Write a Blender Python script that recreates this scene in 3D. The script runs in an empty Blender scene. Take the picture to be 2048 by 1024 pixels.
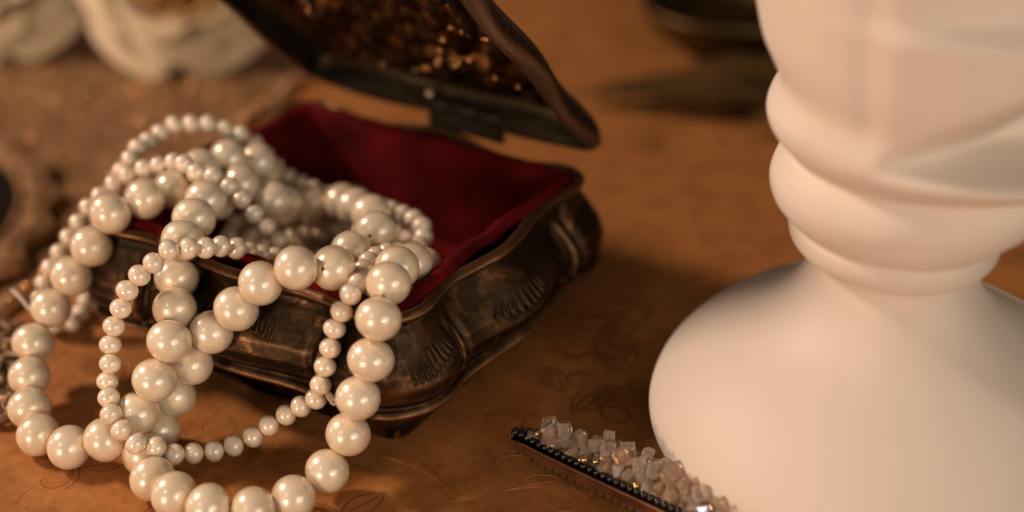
import bpy, bmesh, math, random
from mathutils import Vector, Matrix, Quaternion, noise

# ------------------------------------------------------------------ camera, world, lamps, exposure
S = 0.001                       # everything below is measured in millimetres
scene = bpy.context.scene
C = scene.collection
R = math.radians

cam_d = bpy.data.cameras.new('camera')
cam = bpy.data.objects.new('camera', cam_d); C.objects.link(cam)
cam.location = (0, 0, 197 * S)
cam.rotation_euler = (R(60), 0, 0)
cam_d.lens = 50; cam_d.sensor_width = 36
cam_d.clip_start = 0.01; cam_d.clip_end = 50
cam_d.dof.use_dof = True
cam_d.dof.focus_distance = 0.307
cam_d.dof.aperture_fstop = 4.3
cam_d.dof.aperture_blades = 9
scene.camera = cam

world = bpy.data.worlds.new('World'); scene.world = world
world.use_nodes = True
bg = world.node_tree.nodes['Background']
bg.inputs['Color'].default_value = (1.0, 0.68, 0.44, 1)
bg.inputs['Strength'].default_value = 0.05

FOCUS = Vector((-30, 275, 15)) * S
def lamp(name, direction, dist, size, size_y, power, colour):
    d = bpy.data.lights.new(name, 'AREA'); d.shape = 'ELLIPSE'
    d.size = size; d.size_y = size_y; d.energy = power; d.color = colour
    o = bpy.data.objects.new(name, d); C.objects.link(o)
    v = Vector(direction).normalized()
    o.location = FOCUS + v * dist
    o.rotation_euler = v.to_track_quat('Z', 'Y').to_euler()
    return o
lamp('key_lamp', (-0.74, 0.20, 0.62), 1.0, 0.18, 0.13, 7.6, (1.0, 0.735, 0.57))
lamp('window_fill', (-0.478, -0.575, 0.664), 0.80, 0.065, 0.065, 0.28, (1.0, 0.95, 0.92))
lamp('second_window_fill', (0.465, -0.83, 0.26), 0.80, 0.07, 0.07, 0.35, (0.92, 0.96, 1.0))
lamp('low_table_lamp', (-0.53, -0.835, 0.125), 0.70, 0.15, 0.15, 2.1, (1.0, 0.68, 0.46))
lamp('broad_soft_fill', (0.62, -0.72, 0.33), 1.1, 0.80, 0.55, 3.1, (1.0, 0.84, 0.66))  # soft fill added to lift the shaded vase, no known window
lamp('side_window', (-0.98, 0.147, 0.154), 0.9, 0.14, 0.12, 0.4, (0.85, 0.9, 1.0))

scene.view_settings.view_transform = 'Standard'
scene.view_settings.look = 'None'
scene.view_settings.exposure = 0
scene.view_settings.gamma = 1
scene.render.engine = 'CYCLES'
scene.cycles.use_denoising = True
scene.cycles.max_bounces = 24
scene.cycles.transmission_bounces = 24
scene.cycles.diffuse_bounces = 4
scene.cycles.glossy_bounces = 6
scene.cycles.sample_clamp_indirect = 4
scene.cycles.caustics_reflective = False
scene.cycles.caustics_refractive = True

# ------------------------------------------------------------------ helpers
def new_mesh(name, verts, faces, smooth=True, scale=S):
    me = bpy.data.meshes.new(name)
    me.from_pydata([(v[0] * scale, v[1] * scale, v[2] * scale) for v in verts], [], faces)
    if smooth:
        me.polygons.foreach_set('use_smooth', [True] * len(me.polygons))
    me.update()
    return me

def obj(name, me, mat=None, parent=None):
    o = bpy.data.objects.new(name, me); C.objects.link(o)
    if mat and me is not None and not me.materials: me.materials.append(mat)
    if parent: o.parent = parent
    return o

def empty(name, loc=(0, 0, 0), rz=0):
    o = bpy.data.objects.new(name, None); C.objects.link(o)
    o.empty_display_size = 0.01
    o.location = Vector(loc) * S; o.rotation_euler = (0, 0, rz)
    return o

def tag(o, label, cat, group=None):
    o['label'] = label; o['category'] = cat
    if group: o['group'] = group
    return o

def grid_faces(rows, cols, wrap=True):
    f = []
    for i in range(rows - 1):
        for j in range(cols if wrap else cols - 1):
            k = (j + 1) % cols
            f.append((i * cols + j, i * cols + k, (i + 1) * cols + k, (i + 1) * cols + j))
    return f

def interp(x, xs, ys):
    if x <= xs[0]: return ys[0]
    for i in range(len(xs) - 1):
        if x <= xs[i + 1]:
            t = (x - xs[i]) / (xs[i + 1] - xs[i])
            return ys[i] + (ys[i + 1] - ys[i]) * t
    return ys[-1]

def catmull(pts, n):
    """n samples per span through the points (tuples of any length)"""
    out = []
    for i in range(len(pts) - 1):
        p0 = pts[max(i - 1, 0)]; p1 = pts[i]; p2 = pts[i + 1]; p3 = pts[min(i + 2, len(pts) - 1)]
        for k in range(n):
            t = k / n
            out.append(tuple(0.5 * ((2 * b) + (-a + c) * t + (2 * a - 5 * b + 4 * c - d) * t * t + (-a + 3 * b - 3 * c + d) * t ** 3)
                             for a, b, c, d in zip(p0, p1, p2, p3)))
    out.append(tuple(pts[-1]))
    return out

def lathe(profile, seg=64):
    v = []
    for r, z in profile:
        for j in range(seg):
            a = 2 * math.pi * j / seg
            v.append((r * math.cos(a), r * math.sin(a), z))
    return v, grid_faces(len(profile), seg)

def tube(points, rad, seg=8, closed=False):
    pts = [Vector(p) for p in points]; v = []; n = len(pts)
    up = Vector((0.13, 0.21, 0.97))
    for i, p in enumerate(pts):
        t = (pts[min(i + 1, n - 1)] - pts[max(i - 1, 0)])
        if t.length < 1e-9: t = Vector((1, 0, 0))
        t.normalize()
        a = t.cross(up)
        if a.length < 1e-3: a = t.cross(Vector((1, 0, 0)))
        a.normalize(); b = t.cross(a)
        r = rad[i] if isinstance(rad, (list, tuple)) else rad
        for j in range(seg):
            q = 2 * math.pi * j / seg
            v.append(p + (a * math.cos(q) + b * math.sin(q)) * r)
    f = grid_faces(n, seg)
    f.append(tuple(range(seg - 1, -1, -1))); f.append(tuple((n - 1) * seg + j for j in range(seg)))
    return v, f

def box_geo(cx, cy, cz, sx, sy, sz):
    v = [(cx + sx * a / 2, cy + sy * b / 2, cz + sz * c / 2) for a in (-1, 1) for b in (-1, 1) for c in (-1, 1)]
    f = [(0, 1, 3, 2), (4, 6, 7, 5), (0, 4, 5, 1), (2, 3, 7, 6), (0, 2, 6, 4), (1, 5, 7, 3)]
    return v, f

# ------------------------------------------------------------------ materials
def mat(name):
    m = bpy.data.materials.new(name); m.use_nodes = True
    nt = m.node_tree
    return m, nt, nt.nodes['Principled BSDF']

def node(nt, kind, **kw):
    n = nt.nodes.new(kind)
    for k, v in kw.items():
        if k in n.inputs: n.inputs[k].default_value = v
        else: setattr(n, k, v)
    return n

def noise_tex(nt, scale, detail=4, rough=0.55, dist=0.0, coord='Object', vec=None):
    n = node(nt, 'ShaderNodeTexNoise', Scale=scale, Detail=detail, Roughness=rough, Distortion=dist)
    if vec is None:
        tc = node(nt, 'ShaderNodeTexCoord'); vec = tc.outputs[coord]
    nt.links.new(vec, n.inputs['Vector'])
    return n.outputs['Fac']

def ramp(nt, fac, stops):
    r = node(nt, 'ShaderNodeValToRGB')
    e = r.color_ramp.elements
    e[0].position, e[0].color = stops[0][0], (*stops[0][1], 1) if len(stops[0][1]) == 3 else stops[0][1]
    e[1].position, e[1].color = stops[-1][0], (*stops[-1][1], 1)
    for p, c in stops[1:-1]:
        x = e.new(p); x.color = (*c, 1)
    nt.links.new(fac, r.inputs['Fac'])
    return r.outputs['Color']

def mixc(nt, fac, a, b, mode='MIX'):
    n = node(nt, 'ShaderNodeMix', data_type='RGBA', blend_type=mode)
    if isinstance(fac, float): n.inputs['Factor'].default_value = fac
    else: nt.links.new(fac, n.inputs['Factor'])
    for sock, x in ((n.inputs[6], a), (n.inputs[7], b)):
        if isinstance(x, tuple): sock.default_value = (*x, 1)
        else: nt.links.new(x, sock)
    return n.outputs[2]

def bump(nt, b, fac, dist, strength=1.0, normal=None):
    n = node(nt, 'ShaderNodeBump', Strength=strength, Distance=dist)
    nt.links.new(fac, n.inputs['Height'])
    if normal is not None: nt.links.new(normal, n.inputs['Normal'])
    nt.links.new(n.outputs['Normal'], b.inputs['Normal'])
    return n.outputs['Normal']

def setp(b, **kw):
    for k, v in kw.items():
        k = k.replace('_', ' ')
        b.inputs[k].default_value = (*v, 1) if isinstance(v, tuple) and len(v) == 3 else v

def g3(x): return (x, x, x)

# pearls
def pearl_mat(name, col_a, col_b, rough, metal):
    m, nt, b = mat(name)
    oi = node(nt, 'ShaderNodeObjectInfo')
    n = noise_tex(nt, 260, 3)
    c = mixc(nt, oi.outputs['Random'], col_a, col_b)
    c2 = mixc(nt, 0.12, c, ramp(nt, n, [(0.35, (0.55, 0.40, 0.26)), (0.65, (0.95, 0.86, 0.74))]))
    # painted rim: brown mixed in edge-on, standing in for shade and brown reflection
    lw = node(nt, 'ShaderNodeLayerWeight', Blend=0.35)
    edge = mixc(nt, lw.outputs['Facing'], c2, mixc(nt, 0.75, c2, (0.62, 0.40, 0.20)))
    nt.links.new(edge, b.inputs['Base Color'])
    setp(b, Roughness=rough, Metallic=metal, IOR=1.8, Coat_Weight=0.7, Coat_Roughness=0.06, Coat_IOR=1.55)
    bump(nt, b, noise_tex(nt, 900, 2), 0.00002, 0.35)
    return m
M = {}
M['pearl'] = pearl_mat('cream_pearl', (0.89, 0.77, 0.56), (0.95, 0.84, 0.66), 0.30, 0.10)
M['pearl_small'] = pearl_mat('pink_white_pearl', (0.95, 0.83, 0.66), (0.99, 0.89, 0.74), 0.29, 0.06)

m, nt, b = mat('nylon_thread'); setp(b, Base_Color=(0.75, 0.68, 0.55), Roughness=0.25, Transmission_Weight=0.3); M['nylon'] = m
m, nt, b = mat('crimp_metal'); setp(b, Base_Color=(0.62, 0.5, 0.34), Roughness=0.3, Metallic=0.9); M['crimp'] = m

# copper table
m, nt, b = mat('engraved_copper')
n1 = noise_tex(nt, 9, 5, 0.6); n2 = noise_tex(nt, 95, 6, 0.62, 0.6); n3 = noise_tex(nt, 420, 4, 0.6)
c = ramp(nt, n1, [(0.32, (0.43, 0.168, 0.045)), (0.5, (0.53, 0.215, 0.060)), (0.68, (0.60, 0.26, 0.080))])
c = mixc(nt, 0.45, c, ramp(nt, n2, [(0.34, (0.20, 0.068, 0.016)), (0.55, (0.45, 0.175, 0.046)), (0.72, (0.54, 0.23, 0.070))]))
c = mixc(nt, 0.20, c, ramp(nt, n3, [(0.42, (0.22, 0.08, 0.02)), (0.6, (0.54, 0.25, 0.09))]))
nt.links.new(c, b.inputs['Base Color'])
r = ramp(nt, n2, [(0.3, g3(0.36)), (0.7, g3(0.55))]); nt.links.new(r, b.inputs['Roughness'])
setp(b, Metallic=0.18, Specular_IOR_Level=0.35)
tc = node(nt, 'ShaderNodeTexCoord'); mp = node(nt, 'ShaderNodeMapping')
mp.inputs['Rotation'].default_value = (0, 0, 0.6); mp.inputs['Scale'].default_value = (1, 9, 1)
nt.links.new(tc.outputs['Object'], mp.inputs['Vector'])
scr = noise_tex(nt, 300, 5, 0.7, vec=mp.outputs['Vector'])
nn = bump(nt, b, noise_tex(nt, 26, 3), 0.0022, 0.45)
nn = bump(nt, b, n2, 0.0004, 0.5, nn)
bump(nt, b, scr, 0.00012, 0.4, nn)
M['table'] = m
m, nt, b = mat('engraving_line')
c = ramp(nt, noise_tex(nt, 60, 4), [(0.35, (0.25, 0.092, 0.026)), (0.65, (0.40, 0.155, 0.046))])
nt.links.new(c, b.inputs['Base Color']); setp(b, Roughness=0.4, Metallic=0.4)
M['engrave'] = m

# aged bronze
def bronze(name, dark, mid, bright, patina, rough=(0.33, 0.55), amount=0.5, scale=1.0, metal=0.92, worn=0.85):
    m, nt, b = mat(name)
    n1 = noise_tex(nt, 70 * scale, 6, 0.65, 0.8); n2 = noise_tex(nt, 260 * scale, 5, 0.65); n3 = noise_tex(nt, 32 * scale, 4, 0.6)
    c = ramp(nt, n1, [(0.38, dark), (0.55, mid), (0.68, bright)])
    c = mixc(nt, ramp(nt, n3, [(0.42, g3(0.0)), (0.66, g3(amount))]), c, patina)
    c = mixc(nt, 0.35, c, ramp(nt, n2, [(0.38, dark), (0.66, mid)]))
    geo = node(nt, 'ShaderNodeNewGeometry')
    wear = ramp(nt, geo.outputs['Pointiness'], [(0.505, g3(0.0)), (0.56, g3(worn))])
    c = mixc(nt, wear, c, bright)
    nt.links.new(c, b.inputs['Base Color'])
    rr = ramp(nt, n1, [(0.3, g3(rough[1])), (0.7, g3(rough[0]))]); nt.links.new(rr, b.inputs['Roughness'])
    setp(b, Metallic=metal)
    nn = bump(nt, b, n2, 0.0007, 0.5)
    bump(nt, b, n1, 0.0006, 0.3, nn)
    return m
M['bronze'] = bronze('aged_bronze', (0.016, 0.010, 0.005), (0.060, 0.034, 0.016), (0.36, 0.19, 0.09), (0.042, 0.036, 0.022), (0.30, 0.60), 0.45)
M['flute'] = bronze('flute_bronze', (0.020, 0.012, 0.006), (0.075, 0.042, 0.019), (0.20, 0.11, 0.055), (0.042, 0.036, 0.022), (0.32, 0.5), 0.4, 1.0, 0.92, 0.0)
M['lid_out'] = bronze('lid_bronze', (0.018, 0.011, 0.006), (0.055, 0.034, 0.018), (0.34, 0.22, 0.13), (0.045, 0.038, 0.026), (0.38, 0.62), 0.6, 2.2)
M['lid_in'] = bronze('lid_inside_copper', (0.022, 0.010, 0.004), (0.085, 0.040, 0.013), (0.55, 0.27, 0.09), (0.03, 0.022, 0.010), (0.20, 0.38), 0.4, 1.3)
M['flange'] = bronze('tarnished_flange', (0.020, 0.015, 0.007), (0.040, 0.030, 0.015), (0.10, 0.07, 0.035), (0.032, 0.026, 0.014), (0.42, 0.6), 0.6)
M['hinge'] = bronze('hinge_iron', (0.010, 0.009, 0.007), (0.02, 0.018, 0.013), (0.05, 0.04, 0.025), (0.02, 0.02, 0.015), (0.5, 0.7), 0.4)
M['dish'] = bronze('dark_dish_bronze', (0.05, 0.030, 0.010), (0.11, 0.065, 0.022), (0.22, 0.13, 0.05), (0.08, 0.065, 0.025), (0.35, 0.55), 0.5, 0.5)
M['frame'] = bronze('gilt_frame', (0.22, 0.11, 0.045), (0.52, 0.28, 0.13), (0.86, 0.54, 0.31), (0.42, 0.235, 0.115), (0.22, 0.42), 0.5, 1.2, 0.45)
m, nt, b = mat('polished_copper_boss'); setp(b, Base_Color=(0.80, 0.42, 0.16), Metallic=1.0, Roughness=0.22); M['boss'] = m
m, nt, b = mat('dark_mirror_glass'); setp(b, Base_Color=(0.012, 0.008, 0.005), Roughness=0.08); M['glass_dark'] = m

# red velvet
m, nt, b = mat('red_velvet')
c = ramp(nt, noise_tex(nt, 55, 5, 0.6), [(0.35, (0.055, 0.0015, 0.002)), (0.65, (0.14, 0.0045, 0.005))])
nt.links.new(c, b.inputs['Base Color'])
setp(b, Roughness=0.9, Sheen_Weight=0.15, Sheen_Roughness=0.4, Sheen_Tint=(0.8, 0.05, 0.04), Specular_IOR_Level=0.1)
nn = bump(nt, b, noise_tex(nt, 1500, 3), 0.0003, 0.6)
bump(nt, b, noise_tex(nt, 120, 5, 0.6), 0.0012, 0.5, nn)
M['velvet'] = m

# matte white ceramic of the vase
m, nt, b = mat('matte_white_ceramic')
n1 = noise_tex(nt, 22, 4, 0.5); n2 = noise_tex(nt, 700, 3, 0.6)
c = ramp(nt, n1, [(0.3, (0.75, 0.672, 0.585)), (0.7, (0.79, 0.712, 0.63))])
spk = node(nt, 'ShaderNodeTexVoronoi', Scale=190.0); tc = node(nt, 'ShaderNodeTexCoord'); nt.links.new(tc.outputs['Object'], spk.inputs['Vector'])
sp = ramp(nt, spk.outputs['Distance'], [(0.03, g3(0.5)), (0.06, g3(0.0))])
gate = ramp(nt, noise_tex(nt, 40, 2), [(0.60, g3(0.0)), (0.63, g3(1.0))])
c = mixc(nt, mixc(nt, 1.0, sp, gate, 'MULTIPLY'), c, (0.28, 0.17, 0.09))
nt.links.new(c, b.inputs['Base Color'])
setp(b, Roughness=0.55, Specular_IOR_Level=0.35, Subsurface_Weight=0.05, Subsurface_Scale=0.003)
b.inputs['Subsurface Radius'].default_value = (1.0, 0.6, 0.35)
nn = bump(nt, b, n2, 0.00008, 0.4)
bump(nt, b, noise_tex(nt, 60, 3), 0.0006, 0.2, nn)
M['ceramic'] = m

# barrette
m, nt, b = mat('clear_crystal')
oi = node(nt, 'ShaderNodeObjectInfo')
c = ramp(nt, oi.outputs['Random'], [(0.0, (1.0, 0.76, 0.55)), (0.5, (1.0, 0.85, 0.69)), (1.0, (1.0, 0.92, 0.82))])
nt.links.new(c, b.inputs['Base Color'])
setp(b, Roughness=0.03, IOR=1.48, Transmission_Weight=0.82, Specular_IOR_Level=0.7, Coat_Weight=0.3, Thin_Film_Thickness=320.0, Thin_Film_IOR=1.4)
bump(nt, b, noise_tex(nt, 500, 4), 0.0003, 0.05)
M['crystal'] = m
m, nt, b = mat('black_bead'); setp(b, Base_Color=(0.010, 0.008, 0.007), Roughness=0.16, Specular_IOR_Level=0.6); M['black'] = m
m, nt, b = mat('gold_bead'); setp(b, Base_Color=(0.75, 0.50, 0.22), Roughness=0.2, Metallic=0.9); M['gold'] = m
m, nt, b = mat('rose_copper')
c = ramp(nt, noise_tex(nt, 160, 4), [(0.35, (0.22, 0.10, 0.055)), (0.65, (0.40, 0.20, 0.12))])
nt.links.new(c, b.inputs['Base Color']); setp(b, Roughness=0.36, Metallic=0.9); bump(nt, b, noise_tex(nt, 500, 3), 0.0001, 0.4)
M['copper'] = m
m, nt, b = mat('pale_bounce_bed'); setp(b, Base_Color=(0.78, 0.62, 0.46), Roughness=0.4); M['bounce_bed'] = m  # bed colour lightened to throw light back up through the crystals

# rose petals
def petal_mat(name, col, col2):
    m, nt, b = mat(name)
    c = ramp(nt, noise_tex(nt, 60, 4), [(0.3, col), (0.7, col2)])
    nt.links.new(c, b.inputs['Base Color'])
    setp(b, Roughness=0.6, Subsurface_Weight=0.25, Subsurface_Scale=0.004, Specular_IOR_Level=0.25)
    bump(nt, b, noise_tex(nt, 180, 4), 0.0006, 0.4)
    return m
M['petal_out'] = petal_mat('cream_petal', (0.66, 0.52, 0.33), (0.74, 0.60, 0.41))
M['petal_in'] = petal_mat('peach_petal', (0.60, 0.30, 0.08), (0.70, 0.43, 0.17))
M['leaf'] = petal_mat('dark_rose_leaf', (0.060, 0.030, 0.008), (0.095, 0.050, 0.014))
M['sepal'] = petal_mat('green_sepal', (0.05, 0.07, 0.02), (0.09, 0.11, 0.035))


# ------------------------------------------------------------------ the table
def make_table():
    n = 60
    v = []; f = []
    for i in range(n + 1):
        for j in range(n + 1):
            v.append((-1300 + 2600 * j / n, -900 + 2900 * i / n, 0))
    for i in range(n):
        for j in range(n):
            a = i * (n + 1) + j
            f.append((a, a + 1, a + n + 2, a + n + 1))
    t = obj('tabletop', new_mesh('tabletop', v, f), M['table'])
    t['kind'] = 'structure'
    return t
table = make_table()

def ridge(points, w, h=0.10):
    """a low rounded ridge lying on the table along the points"""
    v = []; f = []; n = len(points)
    for i, p in enumerate(points):
        a = points[max(i - 1, 0)]; b = points[min(i + 1, n - 1)]
        dx, dy = b[0] - a[0], b[1] - a[1]; L = math.hypot(dx, dy) or 1
        nx, ny = -dy / L, dx / L
        k = min(1.0, 4.0 * min(i, n - 1 - i) / n + 0.25) * w / 2
        for s, z in ((-1, 0.004), (-0.5, h * 0.8), (0, h), (0.5, h * 0.8), (1, 0.004)):
            v.append((p[0] + nx * k * s, p[1] + ny * k * s, z))
    for i in range(n - 1):
        for j in range(4):
            a = i * 5 + j
            f.append((a, a + 1, a + 6, a + 5))
    return v, f

def spiral(cx, cy, r0, r1, a0, turns, n=40):
    return [(cx + (r0 + (r1 - r0) * t / n) * math.cos(a0 + turns * 2 * math.pi * t / n),
             cy + (r0 + (r1 - r0) * t / n) * math.sin(a0 + turns * 2 * math.pi * t / n)) for t in range(n + 1)]

def arc(p, q, bulge, n=26):
    dx, dy = q[0] - p[0], q[1] - p[1]
    return [(p[0] + dx * t / n - dy * bulge * math.sin(math.pi * t / n), p[1] + dy * t / n + dx * bulge * math.sin(math.pi * t / n)) for t in range(n + 1)]

def engraving():
    V = []; F = []; MI = []
    def add(pts, w, h=0.10):
        v, f = ridge(pts, w, h); o = len(V); V.extend(v); MI.extend([1 if w < 0.5 else 0] * len(f)); F.extend([tuple(i + o for i in q) for q in f])
    rnd = random.Random(5)
    def leaf(x, y, ang, L, wid, lines, lw):
        ca, sa = math.cos(ang), math.sin(ang)
        tip = (x + ca * L, y + sa * L)
        for k in range(lines):
            s = (k / (lines - 1) * 2 - 1) if lines > 1 else 0
            add(arc((x, y), tip, wid * s), lw)
    def scroll(x, y, r, a, lw, turns=1.25, flip=1, hh=0.07):
        pts = spiral(x, y, r, r * 0.18, a, turns * flip)
        add(pts, lw, hh)
        add(spiral(x, y, r * 1.25, r * 0.9, a - 0.2 * flip, 0.45 * flip), lw * 0.8)
    # bold leaf scrolls between the box and the vase
    for (x, y, a, L) in ((14, 268, 0.9, 15), (18, 272, 0.35, 15), (22, 276, -0.2, 14), (24, 284, 1.2, 15), (20, 290, 0.6, 13), (28, 293, 1.9, 14), (12, 276, 1.9, 12)):
        leaf(x, y, a, L, 0.26, 4, 0.9)
    for (x, y, r, a, t) in ((25, 268, 6, 0.2, 1.3), (31, 279, 6.5, 2.0, -1.3), (17, 297, 6, 3.0, 1.2), (34, 296, 6, 1.0, -1.2), (20, 306, 5.5, 0.0, 1.1), (30, 311, 6, 2.0, -1.1), (8, 262, 5, 2.5, 1.2), (16, 281, 4, 0, 1.2), (27, 303, 3.5, 1, -1.3)):
        scroll(x, y, r, a, 0.85, abs(t), 1 if t > 0 else -1)
    # fine feather lines in front
    for k in range(6):
        add(arc((-29 + k * 1.0, 252 - k * 0.5), (-14 + k * 0.7, 236), 0.22 - k * 0.03), 0.28)
    for k in range(6):
        add(arc((-14 + k * 1.1, 236 + k * 0.2), (-6 + k * 0.4, 256 - k * 1.2), -0.22), 0.28)
    for k in range(5):
        add(arc((-2 + k, 240 + k * 0.4), (16, 232 + k * 1.4), 0.25), 0.28)
    for (x, y, r, a) in ((6, 240, 5, 0.5), (12, 237, 4, 2.2), (0, 247, 4.5, 1.2), (-3, 262, 4, 0), (4, 268, 4, 2), (-8, 266, 3.4, 1)):
        scroll(x, y, r, a, 0.24, hh=0.04)
    for (x, y, r, a) in ((-100, 236, 6, 0.5), (-66, 262, 5, 1.4), (-74, 268, 4, 2.4)):
        scroll(x, y, r, a, 0.22, hh=0.03)
    # the same scroll work carried on over the rest of the table
    for i in range(150):
        x = rnd.uniform(-260, 260); y = rnd.uniform(200, 520)
        if -100 < x < 36 and 232 < y < 380: continue
        if 24 < x < 136 and 200 < y < 314: continue
        scroll(x, y, rnd.uniform(4, 8), rnd.uniform(0, 6), 0.7, rnd.uniform(0.9, 1.4), rnd.choice((-1, 1)))
        leaf(x + 6, y + 4, rnd.uniform(0, 6.28), rnd.uniform(9, 15), 0.24, 3, 0.6)
    o = obj('engraving', new_mesh('engraving', V, F), M['engrave'], table)
    o.data.materials.append(M['table'])
    o.data.polygons.foreach_set('material_index', MI)
    o['kind'] = 'stuff'
engraving()

# ------------------------------------------------------------------ the jewellery box
HX, HY, RC, RIM = 40.5, 44.5, 11.0, 37.5
ANG = math.atan2(0.853, 0.522)
box = empty('jewellery_box', (-40.4, 306.0, 0), ANG)
tag(box, 'open aged bronze casket lined with red velvet, pearl strands spilling out', 'jewellery box')

def outline(n, hx=HX, hy=HY, rc=RC):
    """n points along a rounded rectangle: (x, y, nx, ny, t) with t the place along its side, -1 .. 1 from corner to corner"""
    lx, ly = 2 * (hx - rc), 2 * (hy - rc); q = math.pi * rc / 2
    per = 2 * (lx + ly) + 4 * q
    out = []
    # the seam is in the middle of the back side (+x)
    segs = [('s', ly / 2, (hx, 0), (0, 1), (1, 0)), ('c', q, (hx - rc, hy - rc), 0), ('s', lx, (hx - rc, hy), (-1, 0), (0, 1)), ('c', q, (-hx + rc, hy - rc), math.pi / 2),
            ('s', ly, (-hx, hy - rc), (0, -1), (-1, 0)), ('c', q, (-hx + rc, -hy + rc), math.pi), ('s', lx, (-hx + rc, -hy), (1, 0), (0, -1)), ('c', q, (hx - rc, -hy + rc), 1.5 * math.pi), ('s', ly / 2, (hx, -hy + rc), (0, 1), (1, 0))]
    for i in range(n):
        s = per * i / n
        for g in segs:
            if s <= g[1] + 1e-9: break
            s -= g[1]
        if g[0] == 's':
            x, y = g[2][0] + g[3][0] * s, g[2][1] + g[3][1] * s; nx, ny = g[4]
        else:
            a = g[3] + s / rc; nx, ny = math.cos(a), math.sin(a)
            x, y = g[2][0] + rc * nx, g[2][1] + rc * ny
        if abs(nx) > abs(ny): t = y / hy
        else: t = x / hx
        out.append((x, y, nx, ny, t))
    return out

PZ = [0, 1.2, 4, 8, 11, 13.2, 14.4, 15.2, 16.0, 16.8, 19, 22, 25, 28, 30.5, 32.3, 33.6, 34.5, 35.2, 36.0, 36.8, 37.5]
PO = [-6.0, -5.6, -5.0, -2.6, 1.4, 4.8, 6.2, 6.6, 6.0, 5.0, 6.6, 7.0, 6.2, 4.2, 2.3, 1.1, 0.0, -0.3, 0.5, 1.5, 1.7, 1.0]
def smooth(x): x = max(0.0, min(1.0, x)); return x * x * (3 - 2 * x)
RIBS = (-0.60, 0.60)
def wall(pt, z):
    """a point of the bombe wall above the outline point pt, with the serpentine sides, lobed panels and ribs"""
    x, y, nx, ny, t = pt
    o = interp(z, PZ, PO)
    g = smooth((z - 2) / 10)
    side = math.cos(2 * math.pi * t)
    o += 1.9 * side * g
    panel = smooth((z - 15.5) / 3) * smooth((33 - z) / 4)
    for rb in RIBS:
        d = (t - rb - 0.03 * math.sin((z - 15) / 18 * math.pi)) * 41
        o += panel * (1.0 * math.exp(-(d / 0.7) ** 2) - 0.8 * math.exp(-((abs(d) - 2.2) / 1.0) ** 2))
    o += panel * 0.9 * math.cos(math.pi * min(1, abs(t) / 0.6)) if abs(t) < 0.6 else 0.0
    zz = z + (0.9 * math.cos(2 * math.pi * t) * smooth((z - 8) / 6) * (1 if z < 34 else 0.6))
    p = Vector((x + nx * o, y + ny * o, zz))
    n = noise.noise(p * 0.09) * 0.5 + noise.noise(p * 0.3) * 0.12
    return p + Vector((nx, ny, 0)) * n * g

NPER = 560
pts_out = outline(NPER)
def make_body():
    zs = []
    for a, b_ in zip(PZ, PZ[1:]):
        k = max(2, int((b_ - a) / 0.55))
        zs += [a + (b_ - a) * i / k for i in range(k)]
    zs.append(PZ[-1])
    V = []
    for z in zs:
        V += [wall(p, z) for p in pts_out]
    # lip rolling inwards and down
    for dz, inn in ((0.3, 0.7), (0.25, 1.4), (-0.2, 1.9), (-1.0, 2.1), (-6, 2.1)):
        for p in pts_out:
            q = wall(p, RIM)
            V.append((q.x - p[2] * inn, q.y - p[3] * inn, q.z + dz))
    return new_mesh('box_body', V, grid_faces(len(zs) + 5, NPER))
body = obj('body', make_body(), M['bronze'], box)

# embossed flutes in fans under the rim
def flute_mesh():
    V = []; rows = 9; cols = 8
    for i in range(rows):
        u = i / (rows - 1)
        w = (0.10 + 0.56 * u) * (1 if u < 0.75 else math.sqrt(max(0.0, 1 - ((u - 0.75) / 0.25) ** 2)) + 0.02)
        for j in range(cols):
            a = math.pi * j / (cols - 1)
            V.append((w * math.cos(a), -u * 6.2, w * 1.0 * math.sin(a) - 0.12))
    V = [(x * 1.5, y, z * 1.4) for x, y, z in V]
    return new_mesh('flute', V, grid_faces(rows, cols, False))
flute_me = flute_mesh(); flute_me.materials.append(M['flute'])
def on_wall(side, t, z):
    """surface point, outward normal and tangent; side in f(-x) b(+x) l(+y) r(-y)"""
    if side == 'f': pt = (-HX, t * HY, -1, 0, t); tan = Vector((0, -1, 0))
    elif side == 'b': pt = (HX, t * HY, 1, 0, t); tan = Vector((0, 1, 0))
    elif side == 'l': pt = (t * HX, HY, 0, 1, t); tan = Vector((-1, 0, 0))
    else: pt = (t * HX, -HY, 0, -1, t); tan = Vector((1, 0, 0))
    p = wall(pt, z); q = wall(pt, z + 0.8)
    n = tan.cross(q - p).normalized()
    if n.dot(Vector((pt[2], pt[3], 0))) < 0: n.negate()
    return p, n, tan
def fan(side, t0, z0, count=9, spread=0.30):
    for k in range(count):
        s = (k / (count - 1)) * 2 - 1
        half = HY if side in 'fb' else HX
        t = t0 + s * spread * 0.5
        z = z0 - 0.8 * s * s
        p, n, tan = on_wall(side, t, z)
        up = n.cross(tan).normalized()
        if up.z < 0: up.negate()
        ang = -s * 0.30
        yv = (up * math.cos(ang) + tan * math.sin(ang)).normalized()
        xv = yv.cross(n).normalized(); zv = xv.cross(yv)
        m4 = Matrix((xv, yv, zv)).transposed().to_4x4()
        L = 1.0 - 0.38 * s * s
        m4 = Matrix.Translation((p + n * 0.02) * S) @ m4 @ Matrix.Diagonal((1.0, L, 0.9, 1))
        o = obj('flute', flute_me, None, box); o.matrix_local = m4
fan('f', -0.30, 30.6, 9, 0.36); fan('f', 0.14, 30.6, 9, 0.36); fan('f', 0.60, 29.8, 7, 0.2)
fan('r', -0.90, 29.8, 9, 0.36); fan('r', -0.08, 28.5, 9, 0.36)
fan('f', -0.86, 29.5, 7, 0.22)

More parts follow.
